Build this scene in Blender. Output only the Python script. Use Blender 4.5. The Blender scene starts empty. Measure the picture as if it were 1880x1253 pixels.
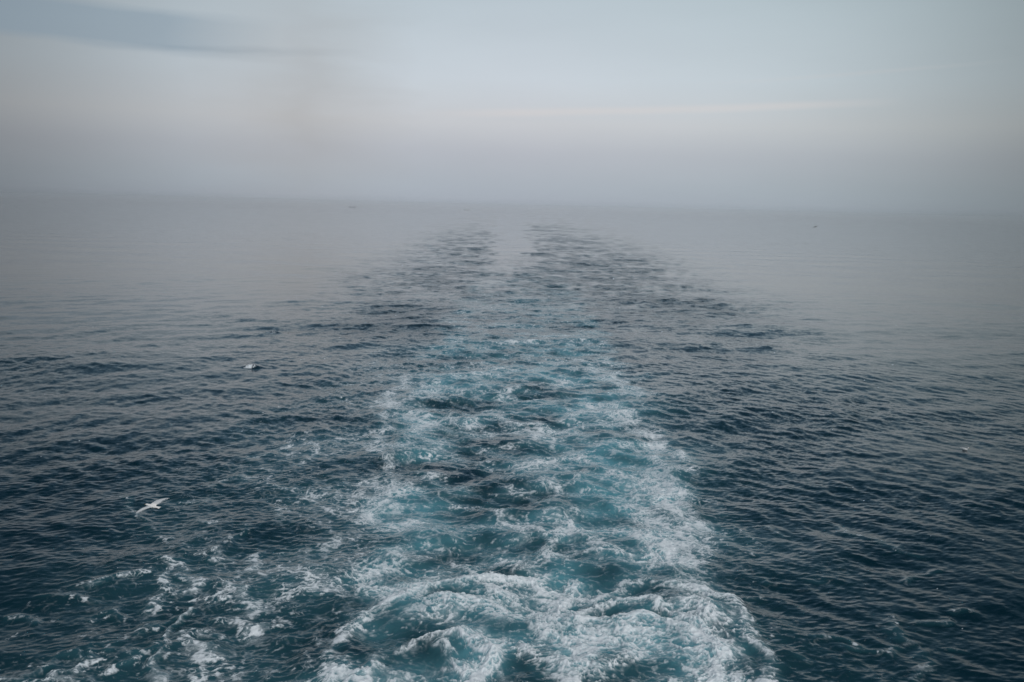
import bpy, math, random
import numpy as np
from mathutils import Matrix, Vector

sc = bpy.context.scene
col = sc.collection
QUALITY = 1.25           # mesh density of the water near the wake

# ------------------------------------------------------------------ camera
CAM_H = 18.0
F_PX = 1828.0            # 35 mm lens on a 36 mm sensor, in pixels of the 1880 wide photo
pitch = math.atan((626.5 - 378.0) / F_PX)
roll = math.atan(0.024)
cd = bpy.data.cameras.new('camera')
cam = bpy.data.objects.new('camera', cd)
col.objects.link(cam)
cd.sensor_width = 36.0
cd.lens = 35.0
cd.clip_start = 0.5
cd.clip_end = 40000.0
cr, sr, cp, sp = math.cos(roll), math.sin(roll), math.cos(pitch), math.sin(pitch)
R = Vector((cr, sr * sp, sr * cp))
U = Vector((-sr, cr * sp, cr * cp))
Fw = Vector((0.0, cp, -sp))
cam.matrix_world = Matrix((
    (R.x, U.x, -Fw.x, 0.0), (R.y, U.y, -Fw.y, 0.0), (R.z, U.z, -Fw.z, CAM_H), (0, 0, 0, 1)))
sc.camera = cam

# ------------------------------------------------------------------ exposure
sc.view_settings.view_transform = 'Standard'
sc.view_settings.look = 'None'
sc.view_settings.gamma = 1.0
sc.view_settings.use_curve_mapping = False
sc.view_settings.exposure = 0.35
sc.cycles.volume_bounces = 6
sc.cycles.max_bounces = 10

# ------------------------------------------------------------------ sky and sun
SUN_EL, SUN_AZ = math.radians(50.0), math.radians(150.0)     # azimuth clockwise from +Y: behind to the right
world = bpy.data.worlds.new('World')
sc.world = world
world.use_nodes = True
nt = world.node_tree
nt.nodes.clear()
N = nt.nodes.new
L = nt.links.new


def nd(t, **kw):
    n = N(t)
    for k, v in kw.items():
        setattr(n, k, v)
    return n


def mth(op, a, b=None, c=None, clamp=False):
    n = nt.nodes.new('ShaderNodeMath')
    n.operation = op
    n.use_clamp = clamp
    for i, v in enumerate((a, b, c)):
        if v is None:
            continue
        if isinstance(v, (int, float)):
            n.inputs[i].default_value = v
        else:
            nt.links.new(v, n.inputs[i])
    return n.outputs[0]


def ramp(fac, stops, interp='LINEAR'):
    n = nt.nodes.new('ShaderNodeValToRGB')
    n.color_ramp.interpolation = interp
    el = n.color_ramp.elements
    while len(el) > 1:
        el.remove(el[-1])
    el[0].position = stops[0][0]
    el[0].color = stops[0][1]
    for p, c in stops[1:]:
        e = el.new(p)
        e.color = c
    nt.links.new(fac, n.inputs[0])
    return n.outputs[0]


def mixc(fac, a, b, mode='MIX'):
    n = nt.nodes.new('ShaderNodeMix')
    n.data_type = 'RGBA'
    n.blend_type = mode
    for s, v in ((0, fac), (6, a), (7, b)):
        if isinstance(v, (int, float)):
            n.inputs[s].default_value = v
        elif isinstance(v, tuple):
            n.inputs[s].default_value = v
        else:
            nt.links.new(v, n.inputs[s])
    return n.outputs[2]


def srgb(r, g, b):
    def f(c):
        c /= 255.0
        return c / 12.92 if c <= 0.04045 else ((c + 0.055) / 1.055) ** 2.4
    return (f(r), f(g), f(b), 1.0)


tc = N('ShaderNodeTexCoord')
sep = N('ShaderNodeSeparateXYZ')
L(tc.outputs['Generated'], sep.inputs[0])
dx, dy, dz = sep.outputs
elev = mth('MULTIPLY', mth('ARCSINE', dz), 180.0 / math.pi)            # degrees above the horizon
azim = mth('MULTIPLY', mth('ARCTAN2', dx, dy), 180.0 / math.pi)        # degrees right of +Y
e90 = mth('DIVIDE', elev, 90.0, clamp=True)
cloud = ramp(e90, [
    (0.0, srgb(162, 170, 181)),
    (0.45 / 90, srgb(170, 178, 189)),
    (1.2 / 90, srgb(173, 181, 191)),
    (3.0 / 90, srgb(182, 186, 195)),
    (4.6 / 90, srgb(199, 201, 206)),
    (7.0 / 90, srgb(200, 208, 216)),
    (11.5 / 90, srgb(186, 198, 206)),
    (15.0 / 90, srgb(132, 161, 182)),
    (20.0 / 90, srgb(92, 124, 150)),
    (30.0 / 90, srgb(46, 80, 106)),
    (50.0 / 90, srgb(36, 68, 94)),
    (1.0, srgb(46, 78, 106))])
# lens vignetting put into the sky colour: paler straight astern, dimmer to either side
az0 = mth('SUBTRACT', azim, 0.5)
lens_falloff = mth('EXPONENT', mth('MULTIPLY', mth('POWER', mth('ABSOLUTE', mth('DIVIDE', az0, 24.5)), 3.8), -1.0))
back = mth('DIVIDE', mth('SUBTRACT', mth('ABSOLUTE', azim), 40.0), 60.0, clamp=True)
dim = mth('ADD', mth('MULTIPLY', lens_falloff, 0.60), mth('MULTIPLY_ADD', back, 0.6, 0.40))
# left of the centre slightly bluer and dimmer, far right slightly warmer low down
side = mth('MULTIPLY_ADD', azim, 1.0 / 60.0, 0.5, clamp=True)
tint = ramp(side, [(0.0, (0.99, 1.01, 1.0, 1)), (0.5, (1, 1, 1, 1)), (1.0, (0.96, 1.02, 0.99, 1))])
skyc = mixc(1.0, cloud, tint, 'MULTIPLY')
dimc = N('ShaderNodeCombineColor')
for i in range(3):
    L(dim, dimc.inputs[i])
skyc = mixc(1.0, skyc, dimc.outputs[0], 'MULTIPLY')


def band(e0, a0, a1, ew, soft, slope=0.0, wob=0.6, scale=0.15):
    """a soft elongated cloud streak: 1 inside, between azimuths a0..a1, around elevation e0"""
    v = N('ShaderNodeCombineXYZ')
    L(mth('MULTIPLY', azim, scale), v.inputs[0])
    L(mth('MULTIPLY', elev, scale * 5), v.inputs[1])
    nz = nd('ShaderNodeTexNoise')
    nz.inputs['Scale'].default_value = 1.0
    nz.inputs['Detail'].default_value = 5.0
    L(v.outputs[0], nz.inputs['Vector'])
    w = mth('MULTIPLY', mth('SUBTRACT', nz.outputs[0], 0.5), wob * 2)
    ec = mth('ADD', mth('SUBTRACT', elev, e0), mth('ADD', w, mth('MULTIPLY', mth('SUBTRACT', azim, (a0 + a1) / 2), -slope)))
    inside_e = mth('SUBTRACT', 1.0, mth('DIVIDE', mth('SUBTRACT', mth('ABSOLUTE', ec), ew - soft), 2 * soft, clamp=True), clamp=True)
    da = mth('SUBTRACT', mth('ABSOLUTE', mth('SUBTRACT', mth('ADD', azim, mth('MULTIPLY', w, 3.0)), (a0 + a1) / 2)), (a1 - a0) / 2 - 2)
    inside_a = mth('SUBTRACT', 1.0, mth('DIVIDE', da, 6.0, clamp=True), clamp=True)
    return mth('MULTIPLY', inside_e, inside_a)


# slate streak of cloud high on the left, a pale lit edge in the middle, faint wisps
skyc = mixc(mth('MULTIPLY', band(9.3, -60, -17, 1.0, 0.26, slope=-0.035, wob=0.34), 0.52), skyc, srgb(126, 146, 162))
skyc = mixc(mth('MULTIPLY', band(7.85, -21, -12.5, 0.14, 0.1, slope=0.03, wob=0.25, scale=0.4), 0.22), skyc, srgb(130, 146, 160))
skyc = mixc(mth('MULTIPLY', band(5.45, -2, 17, 0.18, 0.12, slope=0.035, wob=0.08), 0.30), skyc, srgb(222, 212, 208))
skyc = mixc(mth('MULTIPLY', band(7.3, 13, 22, 0.08, 0.07, slope=0.06, wob=0.05), 0.15), skyc, srgb(205, 200, 198))
skyc = mixc(mth('MULTIPLY', band(6.0, -14, -9.5, 4.8, 3.5, slope=0.0, wob=0.9), 0.34), skyc, srgb(150, 144, 139))
big = nd('ShaderNodeTexNoise')
big.inputs['Scale'].default_value = 1.0
big.inputs['Detail'].default_value = 7.0
bv = N('ShaderNodeCombineXYZ')
L(mth('MULTIPLY', azim, 0.05), bv.inputs[0])
L(mth('MULTIPLY', elev, 0.22), bv.inputs[1])
L(bv.outputs[0], big.inputs['Vector'])
mott = mth('MULTIPLY_ADD', big.outputs[0], 0.16, 0.92)
mc = N('ShaderNodeCombineColor')
for i in range(3):
    L(mott, mc.inputs[i])
skyc = mixc(1.0, skyc, mc.outputs[0], 'MULTIPLY')

nish = nd('ShaderNodeTexSky')
nish.sky_type = 'NISHITA'
nish.sun_disc = False
nish.sun_elevation = SUN_EL
nish.sun_rotation = SUN_AZ
nish.air_density = 1.0
nish.dust_density = 3.0
bg_sky = N('ShaderNodeBackground')
bg_sky.inputs['Strength'].default_value = 0.08
L(nish.outputs[0], bg_sky.inputs['Color'])
bg_cl = N('ShaderNodeBackground')
bg_cl.inputs['Strength'].default_value = 0.80
L(skyc, bg_cl.inputs['Color'])
mixs = N('ShaderNodeMixShader')
mixs.inputs[0].default_value = 0.94         # nearly closed overcast over the clear sky
L(bg_sky.outputs[0], mixs.inputs[1])
L(bg_cl.outputs[0], mixs.inputs[2])
wo = N('ShaderNodeOutputWorld')
L(mixs.outputs[0], wo.inputs['Surface'])

sd = bpy.data.lights.new('sun', 'SUN')
sd.energy = 1.5
sd.angle = math.radians(25.0)
sd.color = (1.0, 0.95, 0.90)
sun = bpy.data.objects.new('sun', sd)
col.objects.link(sun)
sdir = Vector((math.cos(SUN_EL) * math.sin(SUN_AZ), math.cos(SUN_EL) * math.cos(SUN_AZ), math.sin(SUN_EL)))
sun.rotation_euler = sdir.to_track_quat('Z', 'Y').to_euler()
sun.location = sdir * 200


def tag(o, label=None, cat=None, group=None, kind=None):
    if label: o['label'] = label
    if cat: o['category'] = cat
    if group: o['group'] = group
    if kind: o['kind'] = kind
    return o

# ------------------------------------------------------------------ numpy helpers
rng = np.random.default_rng(7)
_ang = rng.random((512, 512), dtype=np.float32) * np.float32(2 * math.pi)
_GX, _GY = np.cos(_ang), np.sin(_ang)


def perlin(x, y, ox=0.0, oy=0.0):
    """gradient noise, about -1..1"""
    x = (x + ox).astype(np.float32)
    y = (y + oy).astype(np.float32)
    xi = np.floor(x)
    yi = np.floor(y)
    fx = x - xi
    fy = y - yi
    xi = xi.astype(np.int32) & 511
    yi = yi.astype(np.int32) & 511
    x1 = (xi + 1) & 511
    y1 = (yi + 1) & 511
    u = fx * fx * fx * (fx * (fx * 6 - 15) + 10)
    v = fy * fy * fy * (fy * (fy * 6 - 15) + 10)
    a = _GX[yi, xi] * fx + _GY[yi, xi] * fy
    b = _GX[yi, x1] * (fx - 1) + _GY[yi, x1] * fy
    c = _GX[y1, xi] * fx + _GY[y1, xi] * (fy - 1)
    d = _GX[y1, x1] * (fx - 1) + _GY[y1, x1] * (fy - 1)
    t = a + (b - a) * u
    return (t + ((c + (d - c) * u) - t) * v) * np.float32(1.5)


def ss(a, b, x):
    t = np.clip((x - a) / (b - a), 0, 1)
    return t * t * (3 - 2 * t)


def ocean_tile(size, n, lmin, lmax, seed, power=-1.0, spread=0.35):
    """periodic patch of sea with wavelengths lmin..lmax and unit rms slope: height and choppy offsets"""
    r = np.random.default_rng(seed)
    k1 = np.fft.fftfreq(n, size / n) * 2 * math.pi
    KX, KY = np.meshgrid(k1, k1)
    K = np.hypot(KX, KY)
    K[0, 0] = 1
    lam = 2 * math.pi / K
    win = ss(lmin * 0.75, lmin * 1.2, lam) * (1 - ss(lmax * 0.85, lmax * 1.3, lam))
    th = np.arctan2(KY, KX)
    dirw = spread + (1 - spread) * np.cos(th - math.radians(70)) ** 2
    amp = K ** (power - 1.5) * win * dirw
    amp[0, 0] = 0
    H = amp * (r.normal(size=(n, n)) + 1j * r.normal(size=(n, n)))
    h = np.fft.ifft2(H).real
    hc = np.fft.ifft2(H * (1j * KX)).real
    hr = np.fft.ifft2(H * (1j * KY)).real
    s = math.sqrt((hc ** 2 + hr ** 2).mean())
    dxx = np.fft.ifft2(H * (1j * KX / K)).real
    dyy = np.fft.ifft2(H * (1j * KY / K)).real
    return np.stack([h / s, dxx / s, dyy / s]).astype(np.float32), size, n


def sample(tile, x, y, rot):
    t, size, n = tile
    c, s = math.cos(rot), math.sin(rot)
    u = (x * c + y * s) * (n / size)
    v = (-x * s + y * c) * (n / size)
    ui = np.floor(u)
    vi = np.floor(v)
    fu = (u - ui).astype(np.float32)
    fv = (v - vi).astype(np.float32)
    ui = ui.astype(np.int64) % n
    vi = vi.astype(np.int64) % n
    u1 = (ui + 1) % n
    v1 = (vi + 1) % n
    out = []
    for k in range(3):
        a = t[k]
        p = a[vi, ui] * (1 - fu) + a[vi, u1] * fu
        q = a[v1, ui] * (1 - fu) + a[v1, u1] * fu
        out.append(p * (1 - fv) + q * fv)
    h, a, b = out
    return h, a * c - b * s, a * s + b * c


# ------------------------------------------------------------------ foam streaks of the wake, metres astern
STREAKS = [
 (1,0.35,[(-6.4,34.7),(-7.0,37.9),(-6.7,39.5),(-6.3,41.4),(-5.7,42.9),(-4.3,44.2),(-3.2,44.6),(-0.8,46.1),(1.4,45.9),(2.0,45.1)]),
 (1,0.35,[(-3.4,42.8),(-2.2,43.2),(-1.2,41.9),(0.6,41.3),(1.5,40.2),(2.3,39.7),(3.1,39.1),(3.4,37.5),(2.7,35.9),(2.5,34.4)]),
 (1,0.35,[(-5.5,34.4),(-5.4,35.7),(-5.0,37.0),(-4.1,38.5),(-3.3,38.8),(-2.0,39.1),(-0.6,38.7),(-0.4,37.3),(-1.1,36.1)]),
 (1,0.35,[(2.8,44.0),(4.1,44.5),(5.9,45.9),(7.0,46.3),(8.5,45.2),(9.5,44.1),(10.8,44.2),(11.0,41.9),(10.6,39.8),(10.3,37.4),(9.5,34.8)]),
 (1,0.35,[(2.8,42.2),(4.0,43.3),(6.5,43.9),(7.3,42.4),(8.2,40.3),(8.6,38.1),(8.8,36.4),(8.6,34.7)]),
 (1,0.35,[(3.1,41.4),(4.9,42.0),(6.4,41.4),(7.0,40.5),(8.1,38.5),(8.0,36.1)]),
 (1,0.35,[(-0.5,44.1),(0.6,42.3),(1.3,40.8),(1.9,40.0)]),
 (1,0.35,[(3.0,45.7),(2.2,43.7),(1.8,41.9),(1.6,40.9)]),
 (1,0.35,[(2.4,48.5),(2.0,50.5),(1.8,51.5)]),
 (1,0.35,[(4.2,40.1),(5.1,39.2),(4.8,37.5),(3.9,36.7),(3.6,35.2)]),
 (1,0.35,[(1.0,38.6),(1.8,37.4),(2.5,36.1),(2.6,34.8)]),
 (1,0.35,[(-2.7,38.0),(-1.9,36.8),(-1.3,35.7)]),
 (0.8,0.6,[(1.3,41.6),(2.3,41.1),(3.4,41.7),(4.3,41.0)]),
 (0.7,1,[(-3.1,42.3),(-1.8,42.1),(-0.7,41.5)]),
 (0.8,1,[(3.8,40.5),(5.0,40.1),(6.4,40.2)]),
 (0.7,0.8,[(7.9,44.6),(8.9,42.0),(8.3,38.8),(9.0,37.0)]),
 (0.75,0.6,[(-10.8,103.4),(-11.6,94.8),(-10.7,83.0),(-10.2,76.6),(-10.3,73.7),(-9.1,69.9),(-8.8,65.3),(-8.9,62.1),(-7.7,61.3),(-7.8,57.6),(-8.1,54.7)]),
 (0.75,0.6,[(6.9,108.8),(8.3,111.9),(10.4,107.8),(12.3,94.5)]),
 (0.75,0.6,[(7.7,89.8),(10.2,85.4),(11.6,82.1),(11.8,76.0),(12.0,72.6),(12.5,66.1)]),
 (0.75,0.6,[(9.5,63.7),(10.6,63.3),(10.9,60.9),(10.7,57.4),(10.1,52.8),(9.7,49.4)]),
 (0.75,0.6,[(8.7,61.7),(9.6,60.8),(9.0,56.4),(8.9,52.7),(8.2,49.3)]),
 (0.6,0.35,[(-7.2,113.5),(-3.9,111.6),(-1.4,109.0),(1.9,108.0)]),
 (0.6,0.35,[(-9.7,103.6),(-6.9,106.1),(-1.4,104.8)]),
 (0.6,0.35,[(-5.0,89.2),(-2.0,86.7),(-1.0,82.4),(0.8,80.9),(2.3,81.9)]),
 (0.6,0.35,[(-4.1,79.6),(-1.8,78.2),(0.8,77.8),(2.6,80.3)]),
 (0.6,0.35,[(-2.4,71.8),(-0.5,72.7),(1.8,75.7),(3.5,81.2)]),
 (0.6,0.35,[(1.7,67.9),(3.1,69.8),(4.7,71.2),(6.1,69.5),(7.1,65.6)]),
 (0.6,0.35,[(-1.3,65.4),(0.7,62.0),(1.8,60.2),(2.8,61.7),(4.3,64.3),(6.0,68.3)]),
 (0.6,0.35,[(0.3,55.8),(1.1,53.9),(1.6,52.5),(1.9,51.5),(2.8,53.7),(3.6,56.8)]),
 (0.6,0.35,[(-6.1,67.8),(-3.8,69.5),(-1.5,69.4)]),
 (0.6,0.35,[(-8.0,61.2),(-6.5,62.8),(-5.0,65.1),(-4.2,65.1)]),
 (0.6,0.35,[(-6.5,53.3),(-5.4,54.9),(-5.0,55.4)]),
 (0.6,0.35,[(-5.8,50.6),(-4.6,49.1),(-3.6,50.4)]),
 (0.6,0.35,[(-0.2,49.0),(1.3,47.6),(2.9,49.6),(4.6,50.3)]),
 (0.6,0.35,[(5.8,59.2),(7.3,59.3),(8.6,58.9)]),
 (0.6,0.35,[(4.8,52.4),(5.5,50.4)]),
 (0.6,0.35,[(4.5,83.0),(6.6,86.8),(8.3,89.9)]),
 (0.6,0.35,[(8.0,75.6),(9.6,73.0),(10.9,69.4)]),
 (0.6,0.35,[(-3.7,58.8),(-1.9,58.5),(0.1,55.4),(0.5,52.8)]),
 (0.6,0.35,[(-2.8,49.8),(-1.5,48.0),(0.1,47.3)]),
 (0.6,0.35,[(5.9,103.2),(4.4,100.4),(-0.4,96.2),(-1.1,91.7)]),
 (0.6,0.35,[(-0.4,130.0),(2.5,131.6),(5.9,137.7),(7.7,139.2)]),
 (0.6,0.35,[(-9.7,147.0),(-6.8,145.0)]),
 (0.6,0.35,[(6.7,119.8),(8.5,115.1)]),
 (0.62,0.45,[(-17.4,47.8),(-16.6,47.7),(-15.6,46.7),(-14.7,44.4)]),
 (0.62,0.45,[(-16.2,47.7),(-16.2,45.5),(-16.0,43.6),(-15.9,42.1)]),
 (0.62,0.45,[(-14.7,44.0),(-15.4,43.8),(-16.2,45.0)]),
 (0.62,0.45,[(-13.2,44.8),(-12.3,44.2),(-11.6,43.2),(-11.1,42.6),(-10.6,41.5)]),
 (0.62,0.45,[(-13.2,43.1),(-12.4,43.1)]),
 (0.62,0.45,[(-15.8,41.9),(-15.4,40.7),(-14.8,40.5),(-14.1,41.3)]),
 (0.62,0.45,[(-15.4,40.3),(-14.7,40.0)]),
 (0.62,0.45,[(-13.3,38.6),(-12.7,38.9),(-11.9,38.5),(-11.9,37.7)]),
 (0.62,0.45,[(-13.2,39.4),(-12.3,39.4),(-11.6,39.5)]),
 (0.62,0.45,[(-11.8,41.1),(-10.9,40.5),(-10.7,39.7),(-10.4,40.3)]),
 (0.62,0.45,[(-14.3,37.6),(-13.8,37.9),(-13.9,38.4)]),
 (0.62,0.45,[(-12.0,36.7),(-11.7,35.4),(-11.3,34.6)]),
 (0.62,0.45,[(-12.6,47.3),(-12.5,48.6),(-12.5,49.4)]),
 (0.62,0.45,[(-15.1,49.7),(-14.2,48.5)]),
 (0.62,0.45,[(-17.2,46.6),(-18.2,45.6),(-18.6,45.2),(-19.5,44.2)]),
 (0.62,0.45,[(-17.8,40.9),(-17.6,41.5),(-17.1,41.2)]),
 (0.62,0.45,[(-15.7,40.3),(-15.4,39.5)]),
 (0.85,0.28,[(-14.1,42.0),(-13.8,40.8),(-13.9,39.8),(-13.7,38.8),(-13.4,37.7),(-13.4,37.0),(-13.0,36.0),(-12.9,35.2),(-12.8,34.5)]),
 (0.45,0.3,[(-16.6,38.1),(-16.0,37.1),(-16.2,36.5),(-16.1,35.9),(-17.1,35.6),(-16.9,35.0)]),
 (0.45,0.3,[(-17.7,36.6),(-17.6,37.3),(-17.0,37.4),(-16.2,37.1)]),
 (0.45,0.3,[(-18.0,35.6),(-17.5,36.4)]),
 (0.45,0.3,[(-16.3,38.3),(-15.8,38.4),(-15.5,37.8)]),
 (0.45,0.3,[(-21.4,41.0),(-20.8,40.9),(-19.9,40.5)]),
 (0.45,0.3,[(-20.7,43.1),(-18.9,42.4),(-18.4,42.3)]),
 (0.45,0.3,[(-18.8,35.3),(-17.9,35.2),(-15.5,35.2)]),
 (0.45,0.3,[(-14.9,36.0),(-14.4,36.9),(-14.0,37.5)]),
 (0.42,0.35,[(-18.5,61.5),(-18.0,63.0),(-17.5,63.7),(-16.3,62.1)]),
 (0.42,0.35,[(-20.2,57.8),(-18.5,58.3),(-17.9,59.7)]),
 (0.42,0.35,[(-17.9,54.4),(-16.4,54.1),(-14.9,54.2),(-14.4,52.5),(-14.4,51.1)]),
 (0.42,0.35,[(-20.0,52.8),(-18.5,51.2),(-18.1,51.2)]),
 (0.42,0.35,[(-14.9,48.6),(-14.1,48.3),(-13.6,49.3)]),
 (0.42,0.35,[(-23.8,58.3),(-22.0,55.6),(-20.5,54.2)]),
 (0.42,0.35,[(-12.4,47.0),(-12.4,48.8),(-12.5,49.7)]),
 (0.42,0.35,[(-11.4,49.7),(-9.7,50.2),(-9.0,52.2)]),
 (0.42,0.35,[(-20.8,72.3),(-21.3,71.0),(-21.8,69.7)]),
 (0.42,0.35,[(-18.6,67.7),(-17.3,69.5),(-16.7,72.1)]),
 (0.42,0.35,[(-14.0,66.4),(-13.4,69.3),(-15.1,72.9)]),
 (0.42,0.35,[(-16.3,62.6),(-13.9,60.9),(-11.6,59.8)]),
 (0.42,0.35,[(-13.7,57.9),(-12.6,54.0)]),
 (0.42,0.35,[(-9.3,44.1),(-8.4,43.1),(-8.5,45.6)]),
 (0.42,0.35,[(-9.6,39.2),(-8.5,40.0),(-7.6,39.1)]),
 (0.5,0.25,[(-25.6,110.4),(-23.7,112.7),(-22.2,115.0),(-20.7,117.4)]),
 (0.42,0.35,[(15.2,55.5),(15.4,54.6)]),
 (0.42,0.35,[(19.5,56.8),(19.9,54.9),(20.8,53.2),(21.3,52.5),(22.1,51.3)]),
 (0.42,0.35,[(13.1,60.9),(13.3,59.5),(13.3,57.6)]),
 (0.42,0.35,[(13.1,55.8),(13.1,53.0),(13.0,51.3)]),
 (0.42,0.35,[(13.1,47.8),(13.3,47.1)]),
 (0.42,0.35,[(15.6,47.6),(15.9,47.5)]),
 (0.5,0.3,[(17.2,42.6),(17.0,40.6),(16.9,39.1),(16.6,37.9),(16.0,36.7)]),
 (0.5,0.3,[(15.6,39.0),(16.4,39.8)]),
 (0.5,0.3,[(18.3,42.4),(19.0,42.4),(19.9,42.9)]),
 (0.5,0.3,[(14.3,39.5),(15.3,39.3)]),
 (0.5,0.3,[(18.4,39.7),(18.7,39.4)]),
 (0.5,0.3,[(13.4,40.4),(14.5,40.2),(15.0,39.2)]),
 (0.5,0.3,[(11.7,45.0),(12.3,45.0)]),
 (0.5,0.3,[(12.2,38.6),(12.3,38.1)]),
 (0.5,0.3,[(22.4,49.2),(20.2,47.2)]),
 (0.5,0.3,[(21.2,44.0),(20.5,43.7)]),
]
HOLES = [(-2.9,43.8,1.1,0.8,1),(-3.7,39.5,1.7,1.9,1),(1.0,37.4,1.0,1.4,0.9),(4.7,42.5,1.7,0.9,0.8),(6.8,42.2,1.0,0.5,0.7),(9.2,40.5,0.8,1.1,0.8),(5.1,36.8,1.1,0.9,0.8),(0.4,47.3,1.2,1.0,1),(8.3,41.7,0.7,1.0,0.6),(-2.7,58.0,2.3,2.4,0.8),(-0.3,59.9,1.7,2.3,0.8),(0.0,46.7,1.6,2.1,0.4),(-2.4,65.4,2.6,1.9,0.6),(1.0,72.1,3.7,1.4,0.7),(-2.8,88.5,2.2,2.0,0.6),(0.7,101.7,4.5,2.0,0.5),(-7.6,86.7,2.9,3.4,0.3),(-2.3,50.4,1.7,2.5,0.5),(5.9,51.8,1.4,2.7,0.3),(8.6,43.8,1.0,1.9,0.4)]
MILKY = [(6.5,58.8,4.4,8.0,1),(8.3,72.5,4.6,6.8,1),(8.3,91.1,5.1,7.9,0.9),(4.2,105.6,7.1,7.0,0.7),(-5.0,57.9,2.3,4.4,0.8),(-5.0,51.1,1.8,3.4,0.6),(-5.2,80.3,5.4,8.2,0.4),(2.0,50.7,4.4,4.2,0.5),(-4.9,100.9,6.1,6.4,0.5),(4.9,126.3,5.0,6.0,0.6),(-8.2,124.1,4.1,4.8,0.4),(3.9,39.5,5.1,3.2,0.8),(-4.2,43.7,2.2,2.6,0.6),(-1.0,38.8,2.6,2.6,0.7),(3.2,46.9,2.7,2.2,0.6),(2.9,37.5,2.0,1.9,0.9)]


# ------------------------------------------------------------------ the water sheet
X_FAR = 11500.0
Y_FAR = 9500.0
st_a = 0.0005 / QUALITY
st_u = 0.00056 / QUALITY
ang = np.arange(0.60, CAM_H / Y_FAR, -st_a)
Yr = CAM_H / np.tan(ang)
Yr = np.append(Yr, Y_FAR)
uin = np.arange(-0.56, 0.56 + st_u, st_u)
uout = np.arange(uin[-1] + 3 * st_u, 1.0, 3 * st_u)
ucol = np.concatenate([-uout[::-1] - (uin[-1] + uin[0]), uin, uout])
rows, cols = len(Yr), len(ucol)
YY = np.repeat(Yr[:, None], cols, 1)
XX = YY * ucol[None, :]
dyr = np.abs(np.gradient(Yr))[:, None] * np.ones((1, cols))
X = XX.ravel()
Y = YY.ravel()
DY = dyr.ravel()
n_pts = X.size

# --- how disturbed the surface is: 1 open sea, more in the rough bands, less in the slick between them
lg = np.log(Y)
e0_ = perlin(X / (0.035 * Y), lg * 13, 61, 33) + 0.6 * perlin(X / (0.014 * Y), lg * 34, 161, 83)
e2_ = perlin(X / (0.011 * Y), lg * 62, 361, 183)
vv = 1.0 / Y
e3_ = (0.6 * perlin(X / (0.0085 * Y), 13500.0 * vv, 261, 283) + 0.6 * perlin(X / (0.018 * Y), 8600.0 * vv, 321, 183)
       + 0.5 * perlin(X / (0.05 * Y), 4600.0 * vv, 21, 83) + 0.3 * perlin(X / (0.006 * Y), 19000.0 * vv, 91, 18))
dash = ss(-1.0, 1.15, e3_)
e1 = perlin(X / 22, Y / 60, 11, 3) * 5 + perlin(X / 7, Y / 16, 5, 9) * 2.2 + (e0_ + 0.6 * e2_) * (1.5 + 0.012 * Y)
xl = -(15 + 17 * ss(20, 170, Y) + 0.022 * np.maximum(Y - 170, 0)) + e1
xr = (18 + 24 * ss(20, 190, Y) + 0.022 * np.maximum(Y - 190, 0)) - e1
bw = 8 + 0.045 * Y
band_in = ss(-bw, bw, X - xl) * ss(-bw * 1.3, bw, xr - X)
sw = (3.5 + 0.0155 * Y) + e1 * (0.22 + Y / 3000.0)
sc_x = -0.002 * Y - 0.3
slick = (1 - ss(-2.5 - Y * 0.006, 2.5 + Y * 0.006, np.abs(X - sc_x) - sw + (e0_ * 0.011 + e2_ * 0.006 + e3_ * 0.008) * Y)) * ss(170, 420, Y + 70 * e0_ + 60 * e2_)
gust = 1 + 0.55 * e2_ * ss(120, 350, Y) + 0.42 * perlin(X / 40, Y / 55, 40, 2) + 0.34 * perlin(X / 13, Y / 19, 1, 70) + 0.25 * perlin(X / 6, Y / 9, 91, 7) + 0.35 * e0_ * ss(100, 300, Y)
openf = 1 - 0.80 * ss(45, 240, Y)
chop = (openf * (1 - band_in) + band_in * (1.75 + ss(110, 260, Y) * (3.9 * dash - 1.15) * (1 - 0.55 * ss(330, 1500, Y)) - 1.25 * ss(330, 1300, Y))) * gust
chop = chop * (1 - slick) + (0.16 + 0.42 * dash * dash) * slick
chop = np.clip(chop, 0.10, 3.1).astype(np.float32)

# --- wave bands
bands = [  # tile, rms slope, wavelength, rotation, chop response
    (ocean_tile(300.0, 512, 9.0, 45.0, 1), 0.020, 16.0, 0.3, 0.6),
    (ocean_tile(97.0, 512, 2.4, 9.0, 2), 0.036, 4.2, 1.1, 0.7),
    (ocean_tile(31.0, 512, 0.7, 2.4, 3), 0.060, 1.2, 2.3, 0.9),
    (ocean_tile(11.3, 512, 0.18, 0.7, 4), 0.060, 0.34, 0.7, 1.0)]
h = np.zeros(n_pts, np.float32)
ox = np.zeros(n_pts, np.float32)
oy = np.zeros(n_pts, np.float32)
lost = []
for tile, slope, lam, rot, resp in bands:
    a = slope * chop ** resp
    keep = ss(1.6, 4.5, lam / DY)
    m = keep > 0.001
    hh, aa, bb = sample(tile, X[m], Y[m], rot)
    w = (a * keep)[m]
    h[m] += hh * w
    ox[m] += aa * w * 0.75
    oy[m] += bb * w * 0.75
    lost.append(a * chop ** 0.35 * np.sqrt(1 - keep ** 2))

# --- wake
foam = np.zeros(n_pts, np.float32)
milk = np.zeros(n_pts, np.float32)
wz = np.nonzero((Y < 330) & (X > -75) & (X < 75))[0]
x = X[wz].astype(np.float32)
y = Y[wz].astype(np.float32)
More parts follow.
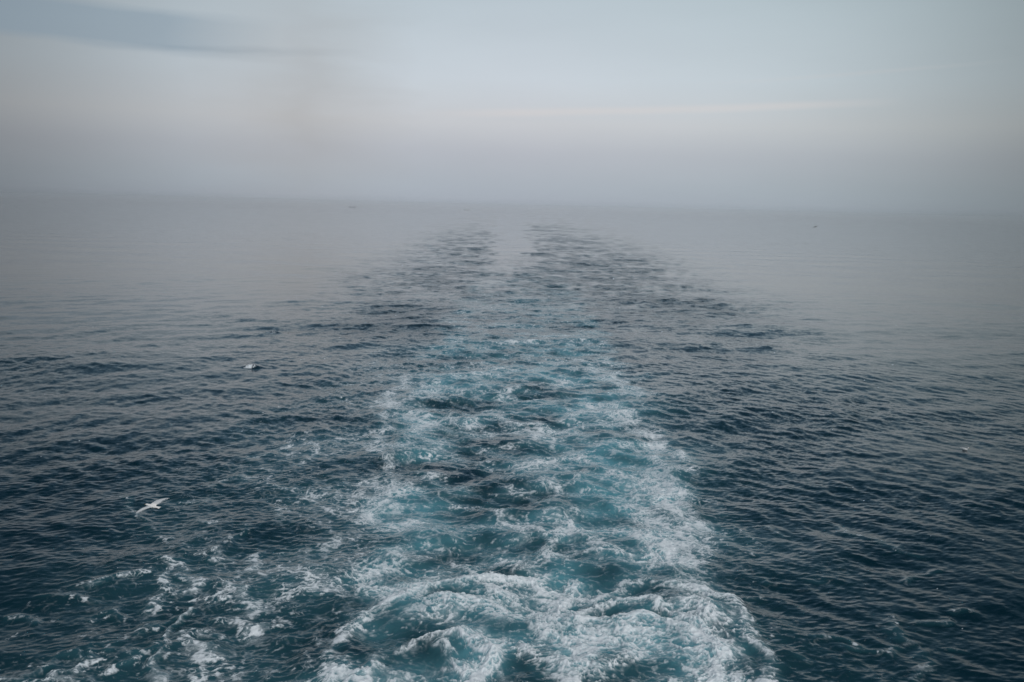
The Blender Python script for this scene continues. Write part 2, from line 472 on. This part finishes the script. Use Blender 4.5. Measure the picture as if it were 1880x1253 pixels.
# turbulence stretches everything that floats
wx = perlin(x / 5, y / 5, 3, 1) * 1.1 + perlin(x / 1.7, y / 1.7, 9, 4) * 0.42 + perlin(x / 0.6, y / 0.6, 19, 14) * 0.16
wy = perlin(x / 5, y / 5, 63, 31) * 1.1 + perlin(x / 1.7, y / 1.7, 39, 44) * 0.42 + perlin(x / 0.6, y / 0.6, 59, 84) * 0.16
px = x + wx
py = y + wy
D = np.zeros_like(x)
sx = x + wx * 0.75
sy = y + wy * 0.75
for s, w, pts in STREAKS:
    yc = sum(p[1] for p in pts) / len(pts)
    w = w * (1 + yc / 110.0)
    xm = sum(p[0] for p in pts) / len(pts)
    if abs(xm - 1.5) > 10:          # thin trails outside the propeller wash
        w *= 0.6
        s *= 1.05
    P = np.array(pts, np.float32)
    pad = w * 3.5 + 0.6
    m = np.nonzero((x > P[:, 0].min() - pad) & (x < P[:, 0].max() + pad) & (y > P[:, 1].min() - pad) & (y < P[:, 1].max() + pad))[0]
    if not len(m):
        continue
    qx, qy = sx[m], sy[m]
    best = np.full(len(m), 1e9, np.float32)
    for (ax, ay), (bx, by) in zip(P[:-1], P[1:]):
        vx, vy = bx - ax, by - ay
        t = np.clip(((qx - ax) * vx + (qy - ay) * vy) / (vx * vx + vy * vy + 1e-6), 0, 1)
        best = np.minimum(best, (qx - ax - t * vx) ** 2 + (qy - ay - t * vy) ** 2)
    D[m] = np.maximum(D[m], s * np.exp(-best / (w * w)))
D *= np.clip(0.80 + 0.55 * perlin(x / 1.9, y / 1.9, 401, 77) + 0.3 * perlin(x / 0.7, y / 0.7, 41, 377), 0.25, 1.1)
crest = D.copy()

xc = 1.6
hw = 8.3 + 2.2 * ss(40, 75, y) + 1.2 * ss(75, 120, y)
ax_ = np.abs(x + wx * 0.7 + 2.2 * perlin(x / 9, y / 8, 28, 99) - xc)
core = 1 - ss(-1.6, 1.4, ax_ - hw)
fy = 0.39 - 0.02 * ss(42, 60, y) - 0.09 * ss(70, 115, y) - 0.15 * ss(110, 210, y) - 0.08 * ss(160, 320, y)
edge = np.exp(-((ax_ - hw + 1.3) / 1.7) ** 2) * (0.14 + 0.05 * (x > 0)) * (1 - ss(60, 175, y)) * ss(40, 50, y)
H1 = np.zeros_like(x)
for cx_, cy_, rx, ry, s in HOLES:
    H1 = np.maximum(H1, s * np.exp(-(((px * 0.6 + x * 0.4 - cx_) / rx) ** 2 + ((py * 0.6 + y * 0.4 - cy_) / ry) ** 2) ** 1.3))
side_l = ss(-27, -15, x) * (1 - ss(-9, -4, x)) * (1 - ss(95, 150, y)) * (0.20 + 0.11 * ss(-17, -10, x))
side_r = (1 - ss(11, 22, x)) * ss(8, 12, x) * (1 - ss(90, 130, y)) * 0.14
patch = perlin(x / 6, y / 7, 80, 8)
patch2 = perlin(x / 2.1, y / 2.3, 180, 58)
dens = core * fy * (1 + 0.75 * patch + 0.6 * patch2) + edge + (side_l + side_r) * (1 + 0.8 * patch + 0.4 * patch2) * (1 - core)
dens = dens * (1 - 0.75 * H1)
dens = dens + D * (0.62 - 0.08 * ss(46, 70, y)) * (0.9 + 0.1 * core)
dens = np.clip(dens, 0, 1)


def ridge(lam, a, b, wamp=1.0):
    return 1 - np.abs(perlin((x + wx * wamp) / lam, (y + wy * wamp) / lam, a, b))


r1 = ridge(2.6, 1, 2)
r2 = ridge(1.15, 21, 32)
r3 = ridge(0.52, 71, 12, 0.8)
r4 = ridge(0.24, 7, 92, 0.6)
r5 = ridge(0.11, 77, 192, 0.4)
gr = perlin(x / 0.16, y / 0.16, 5, 5)
def line(lam, a, b, k, wamp=1.0):
    return np.clip(1 - np.abs(perlin((x + wx * wamp) / lam, (y + wy * wamp) / lam, a, b)) * k, 0, 1)


n1 = perlin(x / 0.9, y / 0.9, 301, 12)
n2 = perlin(x / 0.33, y / 0.33, 31, 212)
gate = lambda lo, amp, nn: np.clip((dens + nn * amp - lo) * 2.4, 0, 1)
near = 1 - ss(50, 95, y)
l1 = line(2.4, 101, 2, 5.5 + 4.5 * near) * gate(0.20, 0.30, n1)
l2 = line(1.05, 121, 32, 3.8 + 2.8 * near) * gate(0.20, 0.35, n1 + 0.5 * n2)
l3 = line(0.48, 171, 12, 2.9 + 1.8 * near, 0.8) * gate(0.24, 0.40, n1)
l4 = line(0.22, 107, 92, 2.2 + 0.9 * near, 0.6) * gate(0.28, 0.45, n2 + n1 * 0.5)
l5 = line(0.11, 207, 192, 2.4, 0.4) * gate(0.30, 0.5, n2) * near
fil = 1 - (1 - 0.85 * l1) * (1 - 0.85 * l2) * (1 - 0.7 * l3) * (1 - 0.6 * l4) * (1 - 0.5 * l5)
fil = ss(0.22, 0.80, fil * (0.85 + 0.35 * gr + 0.25 * n2))
R_ = r1 ** 2.0 * 0.26 + r2 ** 2.2 * 0.30 + r3 ** 2 * 0.26 + r4 ** 1.6 * 0.18 + gr * 0.04
thr = 1.04 - 0.58 * dens
solid = ss(thr, thr + 0.22, R_)
veil = ss(thr - 0.30, thr + 0.12, R_) * 0.24
bright = np.clip(0.62 + 0.5 * patch2 + 0.35 * patch + 0.6 * D, 0.45, 1.0)
fo = 1 - (1 - 0.92 * fil * bright) * (1 - (0.25 + 0.5 * core) * solid) * (1 - veil)
fo = np.clip(fo * ss(0.02, 0.14, dens), 0, 1)
fo *= 1 - 0.85 * ss(130, 330, y)

M = np.zeros_like(x)
for cx_, cy_, rx, ry, s in MILKY:
    M = np.maximum(M, s * np.exp(-((px - cx_) / rx) ** 2 - ((py - cy_) / ry) ** 2))
mk = core * 0.62 * (1 - ss(80, 340, y)) * ss(-1.1, 0.8, 0.8 * perlin(x / 9, y / 12, 8, 180) + 0.9 * patch + 0.8 * patch2) + M * 0.62 * (1 + 0.4 * patch2) + crest * 0.25
mk = mk + (side_l + side_r) * 0.6 * (1 + patch)
mk = mk * (1 - 0.72 * H1)
milk[wz] = np.clip(mk, 0, 1)

# churned mounds, rolling crests and the two small breakers on the left
hm = core * (1 - ss(60, 170, y) * 0.85)
hh = hm * (perlin(x / 5.5, y / 4.5, 12, 13) * 0.34 + perlin(x / 2.2, y / 2.0, 82, 23) * 0.17 + perlin(px / 0.9, py / 0.9, 2, 3) * 0.06)
hh += crest * 0.17 * (1 - ss(44, 60, y)) + crest * 0.06 * ss(44, 60, y)
hh -= H1 * 0.22 * core
hh += (0.35 + 0.65 * core) * fo * (0.03 + 0.025 * (r4 - 0.5) + 0.03 * (r3 - 0.5) + 0.012 * gr) * (1 + 0.8 * (1 - ss(44, 55, y)))
for bx, by, rad, amp in ((-28.0, 106.2, 0.75, 0.26), (-32.8, 136.0, 0.7, 0.22)):
    d2 = ((x - bx) / rad / 1.6) ** 2 + ((y - by) / rad) ** 2
    hh += amp * np.exp(-d2 * 1.2)
    if amp > 0.2:
        k_ = 1.0 if by < 110 else 0.45
        q = np.exp(-((x - bx + 0.3 + 0.3 * wx) / 0.75) ** 2 - ((y - by + 0.5 + 0.3 * wy) / 0.9) ** 2)
        fo = np.maximum(fo, ss(0.35, 0.95, q * (0.10 + 0.7 * r3 * r3 + 0.5 * r4 + 0.5 * gr + 0.3 * n2)) * k_)
foam[wz] = np.clip(fo, 0, 1)
h[wz] += hh.astype(np.float32)

far_flat = 1 - ss(3000, 7000, Y)
h *= far_flat
co = np.empty((n_pts, 3), np.float32)
co[:, 0] = X + ox
co[:, 1] = Y + oy
co[:, 2] = h

# sheet = dense fan astern + plain flanks out to X_FAR + plain water ahead of the ship's stern
nflank = rows * 2
left = np.stack([np.full(rows, -X_FAR), Yr, np.zeros(rows)], 1)
right = np.stack([np.full(rows, X_FAR), Yr, np.zeros(rows)], 1)
back = np.array([[-X_FAR, -X_FAR, 0], [X_FAR, -X_FAR, 0]])
allco = np.concatenate([co, left, right, back]).astype(np.float32)
idx = np.arange(n_pts, dtype=np.int32).reshape(rows, cols)
q = np.stack([idx[:-1, :-1], idx[:-1, 1:], idx[1:, 1:], idx[1:, :-1]], -1).reshape(-1, 4)
li = n_pts + np.arange(rows, dtype=np.int32)
ri = li + rows
ql = np.stack([li[:-1], idx[:-1, 0], idx[1:, 0], li[1:]], -1)
qr = np.stack([idx[:-1, -1], ri[:-1], ri[1:], idx[1:, -1]], -1)
b0, b1 = n_pts + 2 * rows, n_pts + 2 * rows + 1
quads = np.concatenate([q, ql, qr]).astype(np.int32)
me = bpy.data.meshes.new('water')
ring = np.concatenate([[b0, b1, ri[0]], idx[0, ::-1], [li[0]]]).astype(np.int32)
nv = len(allco)
me.vertices.add(nv)
me.vertices.foreach_set('co', allco.ravel())
loops = np.concatenate([quads.ravel(), ring])
me.loops.add(len(loops))
me.loops.foreach_set('vertex_index', loops)
starts = np.append(np.arange(len(quads), dtype=np.int32) * 4, len(quads) * 4).astype(np.int32)
me.polygons.add(len(starts))
me.polygons.foreach_set('loop_start', starts)
me.update(calc_edges=True)
me.polygons.foreach_set('use_smooth', np.ones(len(starts), bool))


def attr(name, arr, fill=0.0):
    a = me.attributes.new(name, 'FLOAT', 'POINT')
    v = np.full(nv, fill, np.float32)
    v[:n_pts] = arr
    a.data.foreach_set('value', v)


attr('foam', foam)
attr('milk', milk)
attr('ripple_long', np.hypot(lost[0], lost[1]), 0.05)
attr('ripple_mid', lost[2], 0.08)
attr('ripple_short', np.hypot(lost[3], 0.05 * chop), 0.08)

# ------------------------------------------------------------------ water material
mat = bpy.data.materials.new('sea_water')
mat.use_nodes = True
nt = mat.node_tree
nt.nodes.clear()
N = nt.nodes.new
L = nt.links.new


def at_(name):
    n = N('ShaderNodeAttribute')
    n.attribute_name = name
    return n.outputs['Fac']


def vm(op, a, b=None, s=None):
    n = N('ShaderNodeVectorMath')
    n.operation = op
    for i, v in enumerate((a, b)):
        if v is None:
            continue
        if isinstance(v, tuple):
            n.inputs[i].default_value = v
        else:
            L(v, n.inputs[i])
    if s is not None:
        if isinstance(s, (int, float)):
            n.inputs['Scale'].default_value = s
        else:
            L(s, n.inputs['Scale'])
    return n.outputs[0]


geo = N('ShaderNodeNewGeometry')
pos = geo.outputs['Position']


def ripple(scale, amp, detail=1.0):
    nz = N('ShaderNodeTexNoise')
    nz.inputs['Scale'].default_value = scale
    nz.inputs['Detail'].default_value = detail
    nz.inputs['Roughness'].default_value = 0.6
    L(pos, nz.inputs['Vector'])
    v = vm('SUBTRACT', nz.outputs['Color'], (0.5, 0.5, 0.5))
    v = vm('MULTIPLY', v, (1.0, 1.0, 0.0))
    return vm('SCALE', v, s=mth('MULTIPLY', amp, 6.5))


# ripples too small for the mesh: part as bent normals, the rest as microfacet roughness
rl, rm, rs = at_('ripple_long'), at_('ripple_mid'), at_('ripple_short')
NB = 0.16
ofs = vm('ADD', vm('ADD', ripple(0.22, mth('MULTIPLY', rl, 0.80)), ripple(0.75, mth('MULTIPLY', rm, 0.50))), ripple(3.2, mth('MULTIPLY', rs, 0.42), 2.0))
var = mth('ADD', mth('ADD', mth('MULTIPLY', rl, rl), mth('MULTIPLY', rm, rm)), mth('MULTIPLY', rs, rs))
alpha = mth('SQRT', mth('MULTIPLY_ADD', var, 0.012, 0.00003))
rough = mth('SQRT', alpha)
nrm = vm('NORMALIZE', vm('ADD', geo.outputs['Normal'], ofs))

fz = N('ShaderNodeTexNoise')
fz.inputs['Scale'].default_value = 9.0
fz.inputs['Detail'].default_value = 4.0
fz.inputs['Roughness'].default_value = 0.7
L(pos, fz.inputs['Vector'])
foam_a = at_('foam')
fm = mth('ADD', foam_a, mth('MULTIPLY', mth('MULTIPLY', mth('SUBTRACT', fz.outputs[0], 0.5), 1.1), mth('MULTIPLY', mth('MULTIPLY', foam_a, mth('SUBTRACT', 1.0, foam_a)), 4.0)), clamp=True)
milk_a = at_('milk')
deep = (0.0008, 0.0145, 0.023, 1)
body = mixc(mth('MULTIPLY', milk_a, 1.0, clamp=True), deep, (0.095, 0.28, 0.335, 1))
base = mixc(fm, body, (0.80, 0.85, 0.88, 1))
bs = N('ShaderNodeBsdfPrincipled')
L(base, bs.inputs['Base Color'])
bs.inputs['IOR'].default_value = 1.333
L(mth('MAXIMUM', mth('MULTIPLY', fm, 0.6), rough), bs.inputs['Roughness'])
L(nrm, bs.inputs['Normal'])
out = N('ShaderNodeOutputMaterial')
L(bs.outputs[0], out.inputs['Surface'])
me.materials.append(mat)
water = bpy.data.objects.new('water', me)
col.objects.link(water)
tag(water, kind='structure')

# ------------------------------------------------------------------ birds and boats
def plain(name, color, rough=0.6, spots=None, coat=0.0):
    m = bpy.data.materials.new(name)
    m.use_nodes = True
    t = m.node_tree
    b = t.nodes['Principled BSDF']
    b.inputs['Roughness'].default_value = rough
    nz = t.nodes.new('ShaderNodeTexNoise')
    nz.inputs['Scale'].default_value = 14.0
    nz.inputs['Detail'].default_value = 4.0
    tcn = t.nodes.new('ShaderNodeTexCoord')
    t.links.new(tcn.outputs['Object'], nz.inputs['Vector'])
    cr_ = t.nodes.new('ShaderNodeValToRGB')
    cr_.color_ramp.elements[0].position = 0.3
    cr_.color_ramp.elements[1].position = 0.75
    cr_.color_ramp.elements[0].color = tuple(c * 0.86 for c in color) + (1,)
    cr_.color_ramp.elements[1].color = tuple(min(1, c * 1.06) for c in color) + (1,)
    t.links.new(nz.outputs[0], cr_.inputs[0])
    t.links.new(cr_.outputs[0], b.inputs['Base Color'])
    return m


def feather_mat(name, white, mantle, tipc):
    """white body, grey upper wings, darker wing tips: laid out along the bird's own span"""
    m = bpy.data.materials.new(name)
    m.use_nodes = True
    t = m.node_tree
    b = t.nodes['Principled BSDF']
    b.inputs['Roughness'].default_value = 0.7
    tcn = t.nodes.new('ShaderNodeTexCoord')
    sp_ = t.nodes.new('ShaderNodeSeparateXYZ')
    t.links.new(tcn.outputs['Object'], sp_.inputs[0])
    ab = t.nodes.new('ShaderNodeMath')
    ab.operation = 'ABSOLUTE'
    t.links.new(sp_.outputs[1], ab.inputs[0])
    nz = t.nodes.new('ShaderNodeTexNoise')
    nz.inputs['Scale'].default_value = 25.0
    t.links.new(tcn.outputs['Object'], nz.inputs['Vector'])
    ad = t.nodes.new('ShaderNodeMath')
    ad.operation = 'MULTIPLY_ADD'
    t.links.new(nz.outputs[0], ad.inputs[0])
    ad.inputs[1].default_value = 0.05
    t.links.new(ab.outputs[0], ad.inputs[2])
    r = t.nodes.new('ShaderNodeValToRGB')
    e = r.color_ramp.elements
    e[0].position, e[0].color = 0.10, white + (1,)
    e[1].position, e[1].color = 0.15, mantle + (1,)
    for p, c in ((0.60, mantle), (0.655, tipc)):
        k = e.new(p)
        k.color = c + (1,)
    t.links.new(ad.outputs[0], r.inputs[0])
    t.links.new(r.outputs[0], b.inputs['Base Color'])
    return m


def loft(rings, closed_ends=True):
    v, f = [], []
    n = len(rings[0])
    for r in rings:
        v += r
    for i in range(len(rings) - 1):
        for j in range(n):
            f.append((i * n + j, i * n + (j + 1) % n, (i + 1) * n + (j + 1) % n, (i + 1) * n + j))
    if closed_ends:
        f.append(tuple(range(n))[::-1])
        f.append(tuple((len(rings) - 1) * n + j for j in range(n)))
    return v, f


def ring_x(xx, w, hgt, zc, n=16, yc=0.0):
    return [(xx, yc + w * math.cos(2 * math.pi * k / n), zc + hgt * math.sin(2 * math.pi * k / n)) for k in range(n)]


def link_mesh(name, parts, m, parent=None, smooth=True):
    v, f = [], []
    for pv_, pf in parts:
        o_ = len(v)
        v += pv_
        f += [tuple(i + o_ for i in q_) for q_ in pf]
    me_ = bpy.data.meshes.new(name)
    me_.from_pydata(v, [], f)
    me_.update()
    if smooth:
        me_.polygons.foreach_set('use_smooth', [True] * len(me_.polygons))
    me_.materials.append(m)
    o = bpy.data.objects.new(name, me_)
    col.objects.link(o)
    if parent:
        o.parent = parent
    return o


def wing(side, sections):
    """sections: (span y, leading edge x, chord, z, thickness)"""
    rings = []
    for sy_, lx, ch, z_, th in sections:
        r = []
        for k in range(14):
            a = 2 * math.pi * k / 14
            cx2 = (math.cos(a) + 1) / 2                      # 1 at the leading edge
            xx = lx - ch * (1 - cx2)
            camber = 0.07 * ch * math.sin(math.pi * (1 - cx2))
            r.append((xx, side * sy_, z_ + camber + th * math.sin(a) * (0.35 + 0.65 * cx2)))
        rings.append(r if side > 0 else r[::-1])
    return loft(rings)


def flying_bird(name, m, beak_m, wl, wr):
    body = [ring_x(-0.34, 0.085, 0.008, 0.012), ring_x(-0.27, 0.062, 0.012, 0.010), ring_x(-0.19, 0.045, 0.028, 0.004),
            ring_x(-0.10, 0.066, 0.054, -0.006), ring_x(0.00, 0.082, 0.074, -0.012), ring_x(0.09, 0.074, 0.068, -0.008),
            ring_x(0.16, 0.052, 0.050, 0.004), ring_x(0.205, 0.040, 0.040, 0.014), ring_x(0.25, 0.038, 0.038, 0.018),
            ring_x(0.285, 0.026, 0.026, 0.016), ring_x(0.30, 0.012, 0.012, 0.012)]
    o = link_mesh(name, [loft(body), wing(1, wl), wing(-1, wr)], m)
    rm_ = o.modifiers.new('skin', 'REMESH')
    rm_.mode = 'VOXEL'
    rm_.voxel_size = 0.009
    rm_.use_smooth_shade = True
    sm_ = o.modifiers.new('smooth', 'SMOOTH')
    sm_.iterations = 3
    link_mesh('beak', [loft([ring_x(0.290, 0.012, 0.013, 0.012, 8), ring_x(0.325, 0.008, 0.010, 0.008, 8), ring_x(0.345, 0.003, 0.004, 0.001, 8)])], beak_m, o)
    return o


def orient(o, loc, fwd, up, s=1.0):
    f_ = Vector(fwd).normalized()
    l_ = Vector(up).cross(f_).normalized()
    u_ = f_.cross(l_)
    o.matrix_world = Matrix(((f_.x * s, l_.x * s, u_.x * s, loc[0]), (f_.y * s, l_.y * s, u_.y * s, loc[1]),
                             (f_.z * s, l_.z * s, u_.z * s, loc[2]), (0, 0, 0, 1)))


gull_m = feather_mat('gull_feathers', (0.84, 0.82, 0.79), (0.56, 0.58, 0.59), (0.24, 0.24, 0.25))
dark_m = feather_mat('dark_feathers', (0.05, 0.048, 0.045), (0.035, 0.033, 0.032), (0.02, 0.02, 0.02))
beak_y = plain('beak_yellow', (0.62, 0.38, 0.08), 0.4)
beak_d = plain('beak_dark', (0.04, 0.04, 0.04), 0.4)
leg_m = plain('leg_pink', (0.55, 0.34, 0.26), 0.5)

near_w = [(0.03, 0.12, 0.24, 0.02, 0.016), (0.14, 0.17, 0.24, 0.035, 0.013), (0.28, 0.25, 0.23, 0.035, 0.010), (0.41, 0.31, 0.21, 0.01, 0.008),
          (0.53, 0.34, 0.15, -0.02, 0.006), (0.60, 0.34, 0.07, -0.04, 0.0045)]
far_w = [(0.03, 0.12, 0.25, 0.02, 0.016), (0.15, 0.10, 0.30, 0.05, 0.013), (0.30, 0.04, 0.31, 0.07, 0.010), (0.44, -0.06, 0.27, 0.075, 0.008),
         (0.55, -0.18, 0.20, 0.07, 0.006), (0.62, -0.28, 0.10, 0.06, 0.0045)]
g1 = flying_bird('flying_gull', gull_m, beak_y, near_w, far_w)
legs = link_mesh('foot', [loft([ring_x(-0.08, 0.010, 0.008, -0.055, 8, 0.022), ring_x(-0.20, 0.008, 0.007, -0.035, 8, 0.02), ring_x(-0.26, 0.018, 0.005, -0.028, 8, 0.02)])], leg_m, g1)
legs2 = link_mesh('foot', [loft([ring_x(-0.08, 0.010, 0.008, -0.055, 8, -0.022), ring_x(-0.20, 0.008, 0.007, -0.035, 8, -0.02), ring_x(-0.26, 0.018, 0.005, -0.028, 8, -0.02)])], leg_m, g1)
K1 = 45.0 / 56.6
orient(g1, (-20.9 * K1, 45.0, 18.0 - 18.0 * K1), (-0.93, 0.26, 0.10), (0.08, -0.30, 0.94), 1.22)
tag(g1, 'white gull in banking flight with spread wings, low over the water on the left', 'gull')

d1 = flying_bird('flying_seabird', dark_m, beak_d, near_w, far_w)
K2 = 210.0 / 1301.7
orient(d1, (390.1 * K2, 210.0, 18.0 - 18.0 * K2), (-0.75, 0.66, 0.0), (0.1, -0.5, 0.85), 1.0)
tag(d1, 'tiny dark seabird gliding alone above the calm far water on the right', 'seabird')

# gull resting on the water
fl = [ring_x(-0.27, 0.012, 0.010, 0.075, 16), ring_x(-0.20, 0.045, 0.028, 0.062), ring_x(-0.10, 0.085, 0.062, 0.040), ring_x(0.02, 0.100, 0.078, 0.030),
      ring_x(0.12, 0.085, 0.074, 0.040), ring_x(0.17, 0.055, 0.060, 0.075), ring_x(0.185, 0.040, 0.048, 0.125), ring_x(0.20, 0.038, 0.040, 0.165),
      ring_x(0.235, 0.030, 0.030, 0.168), ring_x(0.255, 0.014, 0.014, 0.163)]
g2 = link_mesh('resting_gull', [loft(fl)], plain('gull_white', (0.84, 0.83, 0.81), 0.7))
for s_ in (1, -1):
    link_mesh('wing', [loft([ring_x(0.09, 0.008, 0.030, 0.060, 12, s_ * 0.082), ring_x(0.0, 0.012, 0.045, 0.065, 12, s_ * 0.092), ring_x(-0.14, 0.012, 0.034, 0.072, 12, s_ * 0.066),
                            ring_x(-0.27, 0.009, 0.014, 0.088, 12, s_ * 0.026), ring_x(-0.34, 0.004, 0.005, 0.098, 12, s_ * 0.012)])], plain('wing_grey', (0.55, 0.57, 0.58), 0.7), g2)
link_mesh('beak', [loft([ring_x(0.25, 0.010, 0.011, 0.162, 8), ring_x(0.285, 0.006, 0.008, 0.157, 8), ring_x(0.30, 0.003, 0.003, 0.150, 8)])], beak_y, g2)


def water_z(x_, y_):
    r_ = int(np.argmin(np.abs(Yr - y_)))
    c_ = int(np.argmin(np.abs(ucol * Yr[r_] - x_)))
    return float(co.reshape(rows, cols, 3)[max(0, r_ - 6):r_ + 7, max(0, c_ - 6):c_ + 7, 2].mean())


orient(g2, (35.4, 75.7, water_z(35.4, 75.7) + 0.02), (0.75, -0.6, 0.0), (0, 0, 1), 1.15)
tag(g2, 'small white gull sitting on the dark water at the far right', 'gull')

# two boats far out near the horizon
boat_white = plain('boat_white', (0.82, 0.83, 0.84), 0.35)
boat_grey = plain('boat_blue_grey', (0.10, 0.13, 0.17), 0.4)
boat_dark = plain('boat_glass', (0.03, 0.04, 0.05), 0.15)


def hull_part(Lh, W, D, zb, bow=0.35):
    rings = []
    for t_ in [i / 12 for i in range(13)]:
        xx = -Lh / 2 + Lh * t_
        wv = W / 2 * (1 - max(0, (t_ - (1 - bow)) / bow) ** 2.2) * (0.86 + 0.14 * min(1, t_ * 5))
        wv = max(wv, 0.04)
        sheer = 0.25 * D * max(0, t_ - 0.5) ** 2 * 4
        rings.append([(xx, -wv, zb + D + sheer), (xx, -wv * 0.92, zb + D * 0.45), (xx, -wv * 0.55, zb), (xx, wv * 0.55, zb), (xx, wv * 0.92, zb + D * 0.45), (xx, wv, zb + D + sheer)])
    return loft(rings)


def cabin(x0_, x1_, w, z0_, z1_, rake=0.5):
    r0 = [(x0_, -w, z0_), (x0_, w, z0_), (x1_, w, z0_), (x1_, -w, z0_)]
    r1_ = [(x0_ + rake * 0.3, -w * 0.9, z1_), (x0_ + rake * 0.3, w * 0.9, z1_), (x1_ - rake, w * 0.9, z1_), (x1_ - rake, -w * 0.9, z1_)]
    return loft([r0, r1_])


def make_boat(name, label, loc, rz, hull_m, two_decks):
    e_ = bpy.data.objects.new(name, None)
    col.objects.link(e_)
    link_mesh('hull', [hull_part(22, 5.4, 3.0, -0.9)], hull_m, e_, False)
    c_ = link_mesh('cabin', [cabin(-7.0, 4.5, 2.1, 2.12, 4.3, 1.6)], boat_white, e_, False)
    link_mesh('window', [cabin(-5.6, 3.4, 2.06, 3.0, 3.7, 0.7)], boat_dark, c_, False)
    if two_decks:
        d_ = link_mesh('upper_deck', [cabin(-4.5, 1.6, 1.7, 4.31, 5.9, 1.2)], boat_white, e_, False)
        link_mesh('window', [cabin(-3.6, 0.9, 1.68, 4.9, 5.4, 0.5)], boat_dark, d_, False)
    ztop = 5.9 if two_decks else 4.3
    link_mesh('mast', [loft([[(-1.5 + 0.09 * math.cos(a), 0.09 * math.sin(a), zz) for a in [k * math.pi / 4 for k in range(8)]] for zz in (ztop, ztop + 3.2)]),
                       loft([[(-1.5 + 0.05 * math.cos(a), yy, ztop + 2.2 + 0.05 * math.sin(a)) for a in [k * math.pi / 4 for k in range(8)]] for yy in (-0.9, 0.9)])], boat_white, e_)
    link_mesh('railing', [loft([[(xx, s_ * ww + 0.04 * math.cos(a), 3.0 + 0.04 * math.sin(a)) for a in [k * math.pi / 3 for k in range(6)]] for xx, ww in ((4.0, 2.3), (8.0, 1.7), (10.6, 0.3))]) for s_ in (1, -1)] +
              [loft([[(xx + 0.03 * math.cos(a), s_ * ww + 0.03 * math.sin(a), zz) for a in [k * math.pi / 3 for k in range(6)]] for zz in (2.1, 3.0)]) for s_ in (1, -1) for xx, ww in ((4.0, 2.3), (6.0, 2.0), (8.0, 1.7), (10.0, 0.7))], boat_white, e_)
    e_.location = loc
    e_.scale = (1.1, 1.1, 1.1)
    e_.rotation_euler = (0, 0, rz)
    tag(e_, label, 'boat')
    return e_


BD = 3300.0
make_boat('motor_boat', 'blurry boat with a darker hull near the horizon, left of the other boat', (-0.16210 * BD, BD, 0), math.radians(12), boat_grey, False)
make_boat('motor_boat', 'blurry white boat near the horizon, just left of the far end of the wake', (-0.04766 * BD, BD, 0), math.radians(170), boat_white, True)

# ------------------------------------------------------------------ haze over the sea
hm_ = bpy.data.meshes.new('haze')
x0, x1, y0, y1, z0, z1 = -12000, 12000, -12000, 10500, -3.0, 22.0
hm_.from_pydata([(x0, y0, z0), (x1, y0, z0), (x1, y1, z0), (x0, y1, z0), (x0, y0, z1), (x1, y0, z1), (x1, y1, z1), (x0, y1, z1)], [],
                [(0, 3, 2, 1), (4, 5, 6, 7), (0, 1, 5, 4), (1, 2, 6, 5), (2, 3, 7, 6), (3, 0, 4, 7)])
hz = bpy.data.materials.new('haze')
hz.use_nodes = True
t_ = hz.node_tree
t_.nodes.clear()
pv = t_.nodes.new('ShaderNodeVolumePrincipled')
pv.inputs['Color'].default_value = (0.992, 0.996, 1.0, 1)
pv.inputs['Density'].default_value = 0.00028
pv.inputs['Anisotropy'].default_value = 0.97
ho = t_.nodes.new('ShaderNodeOutputMaterial')
t_.links.new(pv.outputs[0], ho.inputs['Volume'])
hm_.materials.append(hz)
hobj = bpy.data.objects.new('haze', hm_)
col.objects.link(hobj)
tag(hobj, 'thin grey sea haze lying over the whole water to the horizon', 'haze', kind='stuff')
